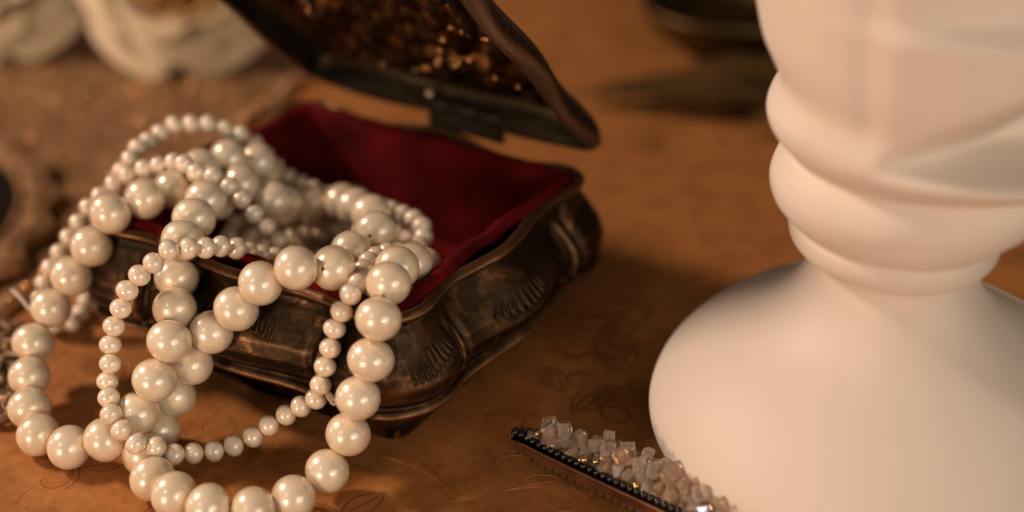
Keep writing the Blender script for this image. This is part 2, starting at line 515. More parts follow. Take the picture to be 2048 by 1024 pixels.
# velvet lining: padded walls down to a floor, with creased corners
def make_lining():
    n = 240
    po = outline(n, HX - 1.6, HY - 1.6, 3.5)
    V = []; rows = []
    levels = [(37.0, 0.2), (38.0, 0.8), (38.6, 1.8), (38.4, 3.0), (37, 4.6), (33, 5.4), (27, 5.9), (20, 6.0), (13, 6.0), (10, 6.5), (9, 8)]
    for z, inn in catmull(levels, 3):
        for (x, y, nx, ny, t) in po:
            k = noise.noise(Vector((x * 0.11, y * 0.11, z * 0.08)))
            puff = (0.9 * k + 0.8 * math.cos(math.pi * t) ** 1 * 0.5) * smooth((z - 9) / 8)
            if z > 34: puff += 0.5 * noise.noise(Vector((x * 0.35, y * 0.35, 3.0)))
            V.append((x - nx * (inn + puff), y - ny * (inn + puff), z + (0.7 * k if z > 34 else 0)))
    rows = len(V) // n
    for s in (0.66, 0.33, 0.02):
        for (x, y, nx, ny, t) in po:
            V.append(((x - nx * 8) * s, (y - ny * 8) * s, 9 + 0.8 * noise.noise(Vector((x * s * 0.1, y * s * 0.1, 0)))))
    return new_mesh('box_lining', V, grid_faces(rows + 3, n))
obj('lining', make_lining(), M['velvet'], box)
base_v, base_f = lathe([(0.02, 0.4), (36.0, 0.4), (36.5, 1.5)], 64)
obj('underside', new_mesh('box_underside', base_v, base_f), M['bronze'], box)

# lid: hollow, bombe, leaning open over its hinge
LID_X, LID_Z, LID_A = 44.5, 41.3, R(45)
LHX, LHY = 44.0, 44.8
def lid_shell(inset, levels, top, bumpy=0.0, n=360):
    po = outline(n, LHX, LHY, 4.5)
    V = []
    for h, off in levels:
        for (x, y, nx, ny, t) in po:
            o = off - inset + (1.0 * math.cos(2 * math.pi * t) * smooth(h / 3))
            V.append((x + nx * o - LHX, y + ny * o, h + 0.7 * math.cos(2 * math.pi * t) * smooth(1 - h / 6) * 0.6))
    h0, o0 = levels[-1]
    K = 26
    for i in range(1, K + 1):
        s = 1 - i / K * 0.985
        for (x, y, nx, ny, t) in po:
            o = o0 - inset + 1.0 * math.cos(2 * math.pi * t)
            px, py = (x + nx * o) * s, (y + ny * o) * s
            h = h0 + top * (1 - s ** 2.2) + 1.2 * math.cos(2 * math.pi * t) * (s - s * s) * 2
            if bumpy:
                q = Vector((px, py, 0))
                d = noise.noise(q * 0.13) * 2.0 + noise.noise(q * 0.33 + Vector((9, 2, 1))) * 1.1 + noise.noise(q * 0.95) * 0.25
                rr = math.hypot(px * 0.9, py)
                d += 0.9 * math.sin(math.atan2(py, px) * 16) * math.exp(-((rr - 26) / 7) ** 2) + 0.8 * math.cos(rr * 0.75)
                h += bumpy * d * min(1, i / 3)
            V.append((px - LHX, py, h))
    return V, grid_faces(len(levels) + K, n), n
lid = empty('lid', (LID_X, 0, LID_Z)); lid.rotation_euler = (0, LID_A, 0)
bpy.data.objects.remove(lid)
lv, lf, ln = lid_shell(0, [(0, -2.0), (-0.4, -1.0), (-0.3, 0.2), (0.4, 0.9), (1.6, 1.2), (2.8, 0.8), (3.6, 0.1), (5.0, -0.6), (6.5, -1.8), (8.0, -3.6)], 7.5, 0.5)
lid = obj('lid', new_mesh('lid_shell', lv, lf), M['lid_out'], box)
lid.location = (LID_X * S, 0, LID_Z * S); lid.rotation_euler = (0, LID_A, 0)
iv, jf, n_ = lid_shell(2.2, [(0.0, 0.3), (0.5, 0.0), (2.5, -0.3), (5, -0.5), (6.8, -0.8), (7.4, -1.6)], 5.2, 1.15)
lin = obj('lid_inside', new_mesh('lid_inside', iv, jf), M['flange'], lid)
lin.data.materials.append(M['lid_in'])
for p in lin.data.polygons:
    if p.index >= 5 * n_: p.material_index = 1
# rows of little copper bosses following the scrolls inside the lid
v, f = lathe([(0.01, 0.62)] + [(0.66 * math.sin(math.pi * k / 16), 0.62 * math.cos(math.pi * k / 16)) for k in range(1, 9)], 12)
boss_me = new_mesh('boss', v, f); boss_me.materials.append(M['boss'])
def inner_h(px, py):
    s = min(1.0, max(abs(px) / 41.0, abs(py) / 43.5))
    return 7.2 + 5.2 * (1 - s ** 2.2) - 0.9
rb = random.Random(8)
for path in (arc((36, 30), (14, -8), 0.25, 17), arc((14, -8), (30, -38), 0.30, 15), arc((20, 34), (-6, 4), -0.2, 15), arc((8, -14), (-8, -36), 0.3, 13), arc((33, -4), (24, -30), -0.25, 11)):
    for (px, py) in path:
        if rb.random() < 0.25: continue
        px += rb.uniform(-0.7, 0.7); py += rb.uniform(-0.7, 0.7)
        o = obj('boss', boss_me, None, lid)
        o.location = Vector((px - LHX, py, inner_h(px, py))) * S
        k = rb.uniform(0.5, 1.6); o.scale = (k, k, k)
        o.rotation_euler = (math.pi + rb.uniform(-0.3, 0.3), rb.uniform(-0.3, 0.3), 0)
# hinge
hv, hf = box_geo(44.6, -6, 41.2, 1.4, 23, 7.5)
hinge = obj('hinge', new_mesh('hinge_plate', hv, hf, False), M['hinge'], box)
for yy, ll in ((-14, 7.0), (-6, 8.2), (2, 7.0)):
    v, f = tube([(44.2, yy - ll / 2, 44.2), (44.2, yy - ll / 2 + 0.3, 44.2), (44.2, yy + ll / 2 - 0.3, 44.2), (44.2, yy + ll / 2, 44.2)], [1.5, 1.9, 1.9, 1.5], 20)
    obj('knuckle', new_mesh('knuckle', v, f), M['hinge'], hinge)
v, f = lathe([(0.02, 1.2), (0.7, 1.1), (1.1, 0.6), (1.2, 0)], 20)
riv = new_mesh('rivet', v, f); riv.materials.append(M['crimp'])
for yy in (4.5,):
    o = obj('rivet', riv, None, hinge); o.location = (43.4 * S, yy * S, 47.0 * S); o.rotation_euler = (0, R(-60), 0)

# ------------------------------------------------------------------ pearl necklaces
def pearl_mesh(name, rad, half, hole):
    prof = [(hole * 0.9, half * 0.70), (hole, half * 0.96), (hole * 1.25, half * 1.0), (hole * 2.0, half * 0.985)]
    a0 = math.asin(min(1, hole * 2.0 / rad)) + 0.10
    K = 22
    for i in range(K + 1):
        a = a0 + (math.pi - 2 * a0) * i / K
        prof.append((rad * math.sin(a) ** 0.96, half * math.cos(a) * 0.985))
    prof += [(hole * 2.0, -half * 0.985), (hole * 1.25, -half), (hole, -half * 0.96), (hole * 0.9, -half * 0.70)]
    v, f = lathe(prof, 36)
    return new_mesh(name, v, f)
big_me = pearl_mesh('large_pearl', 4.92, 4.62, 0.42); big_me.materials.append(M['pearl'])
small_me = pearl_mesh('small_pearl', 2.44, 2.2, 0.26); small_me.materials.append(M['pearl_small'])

def strand(name, pts, me, label, group=None, pearl_name='pearl'):
    P = [Vector(p) for p in pts]
    root = empty(name, (0, 0, 0)); base = P[0].copy(); base.z = 0
    root.location = base * S
    tag(root, label, 'necklace', group)
    rnd = random.Random(len(P))
    for i, p in enumerate(P):
        t = (P[min(i + 1, len(P) - 1)] - P[max(i - 1, 0)]).normalized()
        q = t.to_track_quat('Z', 'Y') @ Quaternion((0, 0, 1), rnd.uniform(0, 6.28))
        o = obj(pearl_name, me, None, root)
        o.location = (p - base) * S; o.rotation_mode = 'QUATERNION'; o.rotation_quaternion = q
        k = rnd.uniform(0.972, 1.018); o.scale = (k, k, 1)
    v, f = tube([p - base for p in P], 0.16, 6)
    obj('thread', new_mesh('thread', v, f), M['nylon'], root)
    return root, base
BEADS = [
 [(-64.4,329.1,31.7),(-64.2,322.7,38.2),(-70.2,316.9,41.9),(-75.6,309.8,42.9),(-81,302.2,40.7),(-85.9,294.6,42.3),(-92.6,288.6,41.7),(-98,288.1,33.3),(-103.5,286.9,25.9),(-108.8,284.5,18.6),(-112.2,278.5,12.7),(-111.3,270.2,8.9),(-109.2,261.6,6.2),(-105,253.3,5),(-97,248.8,5),(-88.5,248.1,7.6),(-81.2,250.8,12.9),(-77,252,20.7),(-73.6,255.4,28.4),(-73.8,263.8,31.4),(-74.8,272.4,34.1),(-73,275,42.3),(-72.3,284.2,42.7),(-71.3,293.1,42.7),(-70.8,301.4,38.6),(-66,308.6,39.1),(-58.3,307.3,35.1),(-57.2,314.8,30.4),(-51,320.3,27.4),(-42.7,317.6,29.3),(-38.5,309.9,32),(-34.1,302.5,34.1),(-33.3,293.4,33.3),(-31.4,286.2,38.2),(-36.3,278.7,37.2),(-39.3,270.4,38.1),(-38.3,262.4,42.4),(-45.5,258.1,45.1),(-53.5,259.1,40.7),(-59.4,259.6,34),(-65.6,260.5,27.4),(-70.6,259,20.2),(-75,258,12.3),(-78.7,255.2,5),(-79.7,246.1,5),(-76.3,238,5),(-70.2,231.3,6.1),(-62.4,227.2,6.3),(-53.3,227.4,5.4),(-45.6,231.8,5),(-39.1,237.9,7.1),(-34.7,242,13.7),(-32.2,242.7,22.6),(-29.3,245,30.7),(-27.5,247.2,39.3),(-25.9,255.2,43),(-24.8,264.2,41.5),(-22.3,272.1,37.8),(-20.3,279.5,32.6)],
 [(-51.7,285.7,31),(-54.5,283.2,33.1),(-57.2,280.6,35.2),(-59.4,277.7,37.6),(-61.3,275,40.2),(-64.1,272.4,42.2),(-66.8,269.4,43.5),(-69.8,266.7,45),(-73.6,264.9,45.5),(-76.9,263.5,43.1),(-80.2,262.9,40.4),(-83,261.9,37.2),(-84.6,260.7,33.4),(-86.3,259.5,29.6),(-87.3,258.1,25.7),(-87,255.1,22.8),(-87.9,254,18.9),(-86.9,250.2,17.3),(-85.7,246.4,15.7),(-83.1,243.9,13.4),(-80,242.1,11.2),(-76.1,242.8,9.6),(-72.8,244,6.7),(-69.2,246,5.5),(-65.1,247.6,4.8),(-61,249.1,5.2),(-56.9,250.4,6.6),(-53.3,251.6,8.8),(-49.4,252,11.4),(-45.9,251.7,13.9),(-42.3,250.4,16.9),(-40.9,249.6,21.1),(-39.7,250,25.6),(-38.5,251,29.6),(-37.5,252.6,33.5),(-35.8,252.9,37.5),(-33.9,254.4,40.8),(-32.7,258.5,40.9),(-31.7,262.6,39.8),(-32.3,266.8,39.5),(-31.6,271.1,39),(-30.4,275,38),(-28.2,278.7,36.9),(-26.1,282.2,35.5),(-23.8,285.5,34),(-21.9,289.2,32.7),(-20.9,293.4,32.8),(-21.5,297.6,33.3),(-23.7,301.4,33.3),(-26.6,304.6,32.8),(-29.6,307.7,32.3),(-31.6,311.1,30.9),(-33.7,314.6,29.4),(-35.6,318.2,28),(-37.5,321.8,26.6)],
 [(-49.1,293.2,26.4),(-52,292.3,29.4),(-55,292.1,32.4),(-57.8,293.4,35.5),(-60.8,294.9,38.2),(-63.7,296.9,41),(-66.7,298.7,43.5),(-70.6,300.2,45.4),(-74.7,301.3,45.8),(-78,304.1,46.7),(-81.1,306.9,45.7),(-85.2,308.2,44.2),(-89.2,309,42.9),(-93.5,309.6,40.9),(-97.1,309.6,38.5),(-100.7,309.1,35.4),(-104,308.6,32.6),(-106.7,307.6,28.9),(-109.2,306.2,25.5),(-111.8,304.9,21.9),(-114.1,303.6,18.4),(-116,302.2,14.7),(-117.3,301.5,10.7),(-117.3,301.4,6.5),(-115.2,301.6,2.8),(-111.5,303.4,2.4),(-110.2,307.5,2.5),(-109.9,311.6,3.2),(-110.5,315.9,2.9),(-111.1,320,2.7),(-111.8,324.2,2.4),(-112.4,328.3,2.5),(-111.6,329.6,6.5),(-110.8,330.9,10.4),(-109.2,329.8,14.2),(-107.7,328.1,17.7),(-106.3,325.1,20.4),(-105.2,327.2,23.8),(-103.5,324.9,27),(-101.7,323.6,30.5),(-99.7,321.5,33.7),(-97.7,319.9,37),(-95.2,319.6,40.4),(-94.2,323.4,41.5),(-92.4,327.3,41.5),(-90,330.8,42.2),(-86.9,333.5,43.3),(-82.7,334.5,43.1),(-78.5,335.2,42.8),(-74.3,335.3,41.3),(-70.3,335.1,39.9),(-67.1,335.4,37.1),(-64.8,336,33.6),(-62.2,335.7,30.2),(-58.9,335.3,27.5),(-55.5,333.1,26.7),(-51.9,331,26),(-48.9,332.6,23.5),(-45.5,334.6,21.7)],
 [(-43.1,344.5,14.9),(-51.4,340.5,14.9),(-59.2,335.5,14.9),(-65.8,329.1,14.9),(-70.3,321.1,14.9),(-71.6,312,14.9),(-70.6,303,14.9),(-66.5,294.7,14.9),(-59.6,288.9,14.9),(-50.9,291.6,14.9),(-48.1,300.3,14.9),(-44.5,308.8,14.9),(-39.6,316.2,14.9),(-44.8,323.8,14.9),(-53.6,322.9,14.9),(-58,314.9,14.9),(-60.9,306.4,14.9),(-57.6,298.1,14.9)],
 [(-35.6,339.7,12.4),(-39.5,338.5,13.8),(-43.2,337.4,15.8),(-46.8,335.6,17.1),(-50.7,334.3,18.4),(-54.6,332.9,19.6),(-58.4,331.1,20.4),(-62.1,329.1,21),(-65.7,326.8,21.6),(-69.1,324.3,21.2),(-71.6,320.9,21.8),(-72.2,316.8,20.7),(-71.6,312.8,21.8),(-70.2,308.8,21),(-68.1,305,21.1),(-65.7,301.6,19.9),(-62.9,298.5,19.6),(-60.9,294.7,20.1),(-57,292.9,20.1),(-53.3,291.1,21.4),(-49,290.2,21.4),(-45.4,290.4,19.1),(-42.6,291.6,16.1),(-39.4,293.6,14),(-36.1,296.1,12.8),(-32.6,298.6,12.4),(-29.4,301.4,12.4),(-26.6,304.7,12.4),(-24.5,308.3,12.4),(-23.2,312.4,12.4),(-23,316.6,12.4),(-23.5,320.9,12.4),(-24.9,324.8,12.4),(-27.1,328.6,12.4),(-30.2,331.3,12.4),(-33.9,333.5,12.4),(-38,334.4,12.4),(-42.3,334.7,12.4),(-46.5,335.1,12.4),(-50.5,333.8,12.7),(-53.1,331.9,15.4),(-56.3,329.3,16.8),(-59.6,326.7,17.3),(-62.6,323.9,18.6),(-65.1,320.8,19.8),(-67,317,19.7),(-66.8,312.8,20.1),(-65.8,308.7,19.7),(-63.6,305.4,21.3),(-60.6,302.4,20.7),(-56.8,300.7,21.3),(-53.3,298.3,20.5),(-49.6,296,20.3),(-45.8,294.9,18.7),(-42.6,296.1,16),(-40.1,298.2,13.3),(-36.8,300.6,12.4),(-33.5,303.4,12.4),(-30.8,306.6,12.4),(-28.6,310.4,12.4),(-27.3,314.4,12.4),(-27.5,318.6,12.4),(-28.9,322.6,12.4),(-31.1,326.3,12.4),(-34.3,328.9,12.4),(-38.5,329.8,12.4),(-42.7,330.2,12.4),(-47,330.5,12.4),(-51,329.2,12.4),(-55.3,329.4,12.4),(-59.2,327.9,12.4),(-61.3,324.2,12.4),(-63.3,320.8,13.7),(-64.5,317.2,15.8),(-64.7,313.1,16.1),(-62.4,311.7,19.4),(-58.5,310.1,20.3),(-55.7,306.9,19.6),(-51.5,307,19.1),(-47.8,305.1,20),(-43.9,303.4,19.4),(-41.4,302.6,16.1),(-39.1,304.5,13.1),(-35.9,307.3,12.4),(-33.2,310.5,12.4),(-31.9,314.5,12.4),(-32.1,318.7,12.4),(-33.8,322.6,12.4),(-37.6,323.8,13.6),(-38.3,322.7,17.6),(-41.2,320.8,20.1),(-45.2,319.4,20.3),(-49.2,319.2,19),(-53.1,317.5,19.4),(-55,314.3,21.2),(-53.9,310.9,18.9),(-54.2,308.3,15.6),(-53.9,304.2,16.5),(-52.1,302.7,20.1),(-48.6,300.8,21.8),(-44.9,298.8,21)],
]
long_n, b0 = strand('pearl_necklace', BEADS[0], big_me, 'long strand of large cream pearls looping from the box onto the table')
short_n, b1 = strand('pearl_necklace', BEADS[1], small_me, 'small pearl strand hanging down the box front and curving across the large pearls')
back_n, b2 = strand('pearl_necklace', BEADS[2], small_me, 'small pearl strand arching over the left rim at the back of the box')
heap_n, b3 = strand('pearl_necklace', BEADS[3], big_me, 'large pearl strand lying deep inside the box under the others')
heap_m, b4 = strand('pearl_necklace', BEADS[4], small_me, 'small pearl strand coiled deep on the velvet inside the box')
# loose nylon ends and the crimp knot
def thread_end(root, base, pts, r=0.22):
    v, f = tube([Vector(p) - base for p in catmull(pts, 6)], r, 6)
    obj('thread_end', new_mesh('thread_end', v, f), M['nylon'], root)
def at(u, v, z):
    """the point at height z (mm) that the layout drawing puts at u, v"""
    th = R(30); x = (u - 1024) / 2844; y = (v - 512) / 2844
    t = (197 - z) / (math.sin(th) + y * math.cos(th))
    return Vector((t * x, t * (math.cos(th) - y * math.sin(th)), z))
p = Vector(BEADS[0][52])
thread_end(long_n, b0, [at(752, 792, 21), at(770, 786, 21), at(787, 780, 21.4)])
thread_end(long_n, b0, [at(752, 795, 20.6), at(770, 789, 20.4), at(786, 785, 20.4)])
thread_end(long_n, b0, [at(62, 622, 15), at(45, 600, 15.5), at(24, 579, 16)], 0.45)
for k in range(4):
    c = at(659 + 3.0 * k, 791 + 4.0 * k, 18.5)
    v, f = tube([c + Vector((math.cos(a) * 0.5, math.sin(a) * 0.25, math.sin(a) * 0.45)) - b1 for a in [i * math.pi / 5 for i in range(11)]], 0.42, 8)
    obj('knot_coil', new_mesh('knot_coil', v, f), M['nylon'], short_n)

# ------------------------------------------------------------------ the white vase
VC = Vector((80, 257, 0)); VD = math.atan2(0.2113, 0.9774)
vase = empty('vase', VC, -VD)
tag(vase, 'matte white ceramic vase with a sculpted head on a wide round foot', 'vase')
# rings: z, reach to the left, reach to the right, reach to the front, reach to the back
RINGS = [(0.0, 38, 38, 38, 38), (0.8, 42, 42, 42, 42), (2.5, 45.5, 45.5, 45.5, 45.5), (5.2, 48.3, 48.3, 48.3, 48.3), (8.5, 49.3, 49.3, 49.3, 49.3), (12.5, 48.6, 48.6, 48.6, 48.6),
         (17, 46.0, 46.0, 46, 46), (21.5, 42.0, 42.0, 42, 42), (26, 36.8, 36.8, 36.8, 36.8), (30, 31.2, 31.2, 31.2, 31.2), (34, 25.8, 25.8, 25.8, 25.8), (38, 21.8, 21.8, 21.8, 21.8), (42, 19.2, 19.0, 19.2, 19.2), (46, 17.8, 17.3, 17.8, 17.8),
         (48.6, 17.3, 16.4, 17.4, 17.4), (49.8, 17.5, 16.2, 17.6, 17.6), (50.6, 19.2, 17.6, 19.2, 19), (51.6, 20.9, 19.0, 20.8, 20.6), (53.2, 22.2, 20.0, 22.0, 22), (55, 22.7, 20.3, 22.5, 22.4), (56.6, 22.7, 20.2, 22.4, 22.2), (57.5, 22.4, 19.8, 22.0, 22),
         (58.1, 22.8, 20.6, 22.3, 22.6), (59.5, 24.4, 22.6, 23.6, 24.5), (62.3, 26.6, 26, 25.4, 27.5), (65.8, 27.5, 29.5, 26.4, 30), (69, 26.8, 32, 26.0, 32), (71.4, 25.3, 33.4, 24.8, 33), (72.4, 24.4, 33.8, 23.8, 33.4),
         (73.0, 24.3, 34.3, 23.9, 34), (74.5, 25.6, 36.3, 25.4, 35), (77, 27.9, 39, 27.5, 37), (79.5, 29.2, 41, 28.6, 39), (82, 29.4, 42.6, 28.8, 40), (84.6, 28.3, 43.8, 28.6, 41), (87, 27.5, 44.6, 28.6, 42), (89.6, 28.0, 45.2, 29.0, 43), (92.5, 29.5, 45.8, 29.6, 43.6), (97, 31.7, 46.6, 30.2, 44.6), (103, 33.3, 47.2, 30.8, 45.5),
         (110, 34.6, 47.6, 31.6, 46), (118, 35.6, 47.6, 32, 46.4), (128, 35.0, 46, 31.6, 45.8), (140, 32, 42, 29, 43), (152, 25, 34, 23, 36), (160, 14, 22, 13, 24), (163, 0.1, 0.1, 0.1, 0.1)]
def bump2(a, a0, wa, z, z0, wz):
    d = (a - a0 + math.pi) % (2 * math.pi) - math.pi
    return math.exp(-(d / wa) ** 2 - ((z - z0) / wz) ** 2)
def make_vase():
    n = 200; V = []
    rows = catmull(RINGS, 6)
    for (z, l, r_, f_, b_) in rows:
        for j in range(n):
            a = 2 * math.pi * j / n
            ca, sa = math.cos(a), math.sin(a)
            w_ = smooth((44 - z) / 22) * smooth(z / 1.5)
            rx = r_ * (1 + 0.17 * w_) if ca > 0 else l
            ry = b_ * (1 + 0.07 * w_) if sa > 0 else f_
            # head features, angles measured with the front at -90 degrees
            k = 0.0
            if z > 70:
                ad = math.degrees(a) - 360 if a > math.pi else math.degrees(a)     # front = -90, left = -180, right = 0
                fade = smooth((z - 73) / 4)
                # cheek hollow between the chin and the jaw on the right, with the jaw ridge under it
                zl = 82 + (ad + 106) / 60 * 25
                k -= 14.0 * smooth((zl + 3 - z) / 21) * smooth((z - 79) / 5) * smooth((ad + 112) / 14) * smooth((40 - ad) / 40)
                k += 3.0 * fade * math.exp(-((ad + 52) / 42) ** 2 - ((z - 79) / 3.6) ** 2)
                # fold beside the mouth
                k -= 0.7 * smooth((z - 82) / 8) * math.exp(-((ad + 112) / 5) ** 2)
                k += 0.5 * smooth((z - 82) / 8) * math.exp(-((ad + 101) / 9) ** 2)
                # lips and brow recess higher up
                k -= 5.5 * smooth((z - 106) / 5) * math.exp(-((ad + 70) / 30) ** 2) * smooth((126 - z) / 6)
                # chin dimple
                k -= 0.5 * math.exp(-((ad + 132) / 9) ** 2 - ((z - 80) / 5) ** 2)
            V.append(((rx + k) * ca, (ry + k) * sa, z))
    return new_mesh('vase_body', V, grid_faces(len(rows), n))
obj('vase_body', make_vase(), M['ceramic'], vase)

# ------------------------------------------------------------------ the crystal barrette
bar = empty('hair_clip', (0.5, 253.5, 0), R(-38.5))
tag(bar, 'pointed hair clip crusted with clear crystal chips and a row of black beads', 'hair clip')
BL = 92.0
def bar_mid(x):
    s = min(1, max(0, x) / 56)
    return 7.4 * s ** 0.62, 8.2 * s ** 0.46 + 0.02
def edge_pt(x, side):
    yc, hw = bar_mid(x)
    return yc + side * hw
xs = [0.02 * i * i if i < 20 else 8 + (i - 20) * 1.4 for i in range(0, 81)]
xs = [x for x in xs if x < BL]
def ring_loop(inset=0.0):
    near = [(x, edge_pt(x, -1) + inset) for x in xs]
    far = [(x, edge_pt(x, 1) - inset) for x in reversed(xs)]
    return near + far
def plate(z0, z1, inset, name, material):
    L = ring_loop(inset); n = len(L)
    V = [(x, y, z0) for x, y in L] + [(x, y, z1) for x, y in L]
    F = grid_faces(2, n) + [tuple(range(n)), tuple(reversed(range(n, 2 * n)))]
    return obj(name, new_mesh(name, V, F, False), material, bar)
plate(1.9, 4.6, 0.0, 'metal_band', M['copper'])
plate(4.55, 5.0, 1.7, 'crystal_bed', M['bounce_bed'])
v, f = box_geo(45, 7.5, 0.95, 60, 6, 1.9)
obj('clasp', new_mesh('clasp', v, f, False), M['copper'], bar)
# rolled lip along the near edge
v, f = tube([(x, edge_pt(x, -1) - 0.1, 4.5) for x in xs], 0.42, 8)
obj('rolled_lip', new_mesh('rolled_lip', v, f), M['copper'], bar)
# serrated teeth along the lower edge
def tooth_mesh():
    v = [(-0.95, 0, 0), (0.95, 0, 0), (0.35, -0.1, -1.0), (-0.35, -0.1, -1.0), (-0.95, 0.7, 0), (0.95, 0.7, 0), (0.35, 0.6, -1.0), (-0.35, 0.6, -1.0)]
    f = [(0, 1, 2, 3), (5, 4, 7, 6), (0, 3, 7, 4), (1, 5, 6, 2), (3, 2, 6, 7), (0, 4, 5, 1)]
    return new_mesh('tooth', v, f, False)
tooth = tooth_mesh(); tooth.materials.append(M['copper'])
acc = 0; last = None
def walk(side, pitch, inset, z, start=0.3):
    """points at equal steps along an edge"""
    out = []; prev = None; acc = pitch
    x = start
    while x < BL - 1:
        y = edge_pt(x, side) - side * inset
        if prev is not None: acc += math.hypot(x - prev[0], y - prev[1])
        if acc >= pitch:
            out.append((x, y, z)); acc -= pitch
        prev = (x, y); x += 0.05
    return out
W1 = walk(-1, 1.95, 0.0, 1.95, 1.0)
for i, p in enumerate(W1):
    q = W1[min(i + 1, len(W1) - 1)]; o_ = W1[max(i - 1, 0)]
    o = obj('tooth', tooth, None, bar); o.location = Vector(p) * S
    o.rotation_euler = (0, 0, math.atan2(q[1] - o_[1], q[0] - o_[0]))
v, f = lathe([(0.01, 0.82)] + [(0.86 * math.sin(math.pi * i / 10), 0.82 * math.cos(math.pi * i / 10)) for i in range(1, 10)] + [(0.01, -0.82)], 14)
bead_me = new_mesh('black_bead', v, f); bead_me.materials.append(M['black'])
gold_me = bead_me.copy(); gold_me.materials.clear(); gold_me.materials.append(M['gold'])
for side in (-1, 1):
    for p in walk(side, 1.72, 0.95, 5.7, 0.2):
        o = obj('black_bead', bead_me, None, bar); o.location = Vector(p) * S
        o.rotation_euler = (1.57, 0, random.Random(p[0]).uniform(0, 3))
# crystal chips
rnd = random.Random(11)
def chip(seed):
    r = random.Random(seed); bm = bmesh.new()
    a, b_, c_ = r.uniform(0.40, 0.66), r.uniform(0.32, 0.5), r.uniform(0.30, 0.5)
    for sx in (-1, 1):
        for sy in (-1, 1):
            for sz in (-1, 1):
                k = r.uniform(0.55, 1.05)
                bm.verts.new((a * sx * k * S, b_ * sy * r.uniform(0.5, 1.1) * S, c_ * sz * r.uniform(0.5, 1.1) * S))
    for i in range(5):
        d = Vector((r.uniform(-1, 1), r.uniform(-1, 1), r.uniform(-1, 1))).normalized()
        bm.verts.new((d.x * a * 1.12 * S, d.y * b_ * 1.12 * S, d.z * c_ * 1.12 * S))
    res = bmesh.ops.convex_hull(bm, input=bm.verts)
    bmesh.ops.delete(bm, geom=[e for e in res['geom_interior'] if isinstance(e, bmesh.types.BMVert)], context='VERTS')
    bmesh.ops.bevel(bm, geom=list(bm.edges), offset=0.02 * S, segments=1, affect='EDGES')
    me = bpy.data.meshes.new('crystal'); bm.to_mesh(me); bm.free()
    me.materials.append(M['crystal'])
    return me
chips = [chip(40 + i) for i in range(9)]
placed = []
for layer, (zc, count, ins, smin, smax) in enumerate(((6.5, 190, 1.6, 3.0, 5.2), (9.0, 90, 2.8, 3.4, 5.6))):
    tries = 0; k = 0
    while k < count and tries < 6000:
        tries += 1
        x = rnd.uniform(0.6 if layer == 0 else 2, BL - 3); yc, hw = bar_mid(x)
        if hw - ins < 0.2: continue
        y = yc + rnd.uniform(-max(0.1, hw - ins - 1.0), hw - ins); s = rnd.uniform(smin, smax)
        z = zc + rnd.uniform(-0.4, 0.5) - (1.2 if x < 7 else 0)
        if any((x - a) ** 2 + (y - b_) ** 2 + (z - c_) ** 2 < (0.37 * (s + d)) ** 2 for a, b_, c_, d in placed): continue
        placed.append((x, y, z, s)); k += 1
        o = obj('crystal', chips[rnd.randrange(9)], None, bar)
        o.location = Vector((x, y, z)) * S; o.scale = (s, s, s)
        o.rotation_euler = (rnd.uniform(-1.2, 1.2), rnd.uniform(-1.2, 1.2), rnd.uniform(0, 6.28))
for i in range(12):
    x = rnd.uniform(4, BL - 4); y = edge_pt(x, -1) + rnd.uniform(1.7, 3.0)
    o = obj('gold_bead', gold_me, None, bar); o.location = Vector((x, y, 6.0 + rnd.uniform(0, 0.8))) * S

# ------------------------------------------------------------------ background: roses
def petal_mesh(span, rb, rt, h, curl, seed):
    """one petal: a patch of a nested bowl whose lip rolls outwards"""
    V = []; nu, nv = 15, 12
    for i in range(nv):
        v = i / (nv - 1)
        for j in range(nu):
            u = j / (nu - 1) * 2 - 1
            a = u * span * (0.55 + 0.45 * math.sin(min(1.0, v * 1.25) * math.pi / 2))
            vv = min(1.0, v * (1 - 0.22 * abs(u) ** 3) * (1 + 0.05 * noise.noise(Vector((u * 1.5, seed, 0)))))
            rho = rb + (rt - rb) * math.sin(vv * math.pi / 2) ** 0.85
            lip = smooth((vv - 0.72) / 0.28)
            rho += curl * lip ** 1.4 + 1.3 * noise.noise(Vector((u * 2.2, v * 2.5, seed)))
            z = h * (1 - (1 - vv) ** 1.5) - curl * 0.55 * lip ** 2.2
            V.append((rho * math.cos(a), rho * math.sin(a), z))
    return new_mesh('petal', V, grid_faces(nv, nu, False))
LAYERS = [(3, 1.5, 1.0, 3.0, 23, 0.5, 'petal_in'), (3, 1.35, 1.5, 6.5, 25, 0.8, 'petal_in'), (4, 1.1, 2.0, 10.5, 25.5, 1.5, 'petal_in'),
          (4, 1.1, 3.0, 15.0, 24, 2.8, 'petal_in'), (4, 0.92, 4.0, 20.0, 23, 5.0, 'petal_out'), (5, 0.74, 5.0, 26.0, 18, 7.0, 'petal_out'), (5, 0.76, 5.0, 31.0, 11, 8.0, 'petal_out')]
PET = []
for k, (cnt, span, rb_, rt, h, curl, mm) in enumerate(LAYERS):
    me = petal_mesh(span, rb_, rt, h, curl, k + 1); me.materials.append(M[mm]); PET.append(me)
def rose(loc, tilt, spin, scale, label):
    r = empty('rose', loc); r.rotation_euler = (tilt[0], tilt[1], spin); r.scale = (scale,) * 3
    tag(r, label, 'rose', 'cream roses lying at the back of the table')
    rr = random.Random(int(loc[0]))
    for k, L in enumerate(LAYERS):
        for i in range(L[0]):
            o = obj('petal', PET[k], None, r)
            o.rotation_euler = (rr.uniform(-0.05, 0.05), rr.uniform(-0.05, 0.05), 2 * math.pi * i / L[0] + k * 0.7 + rr.uniform(-0.12, 0.12))
            s = rr.uniform(0.95, 1.05); o.scale = (s, s, s)
    v, f = lathe([(0.02, -7), (3, -6), (5.5, -2), (6, 1), (2, 2)], 20)
    obj('sepal_cup', new_mesh('sepal_cup', v, f), M['sepal'], r)
    return r
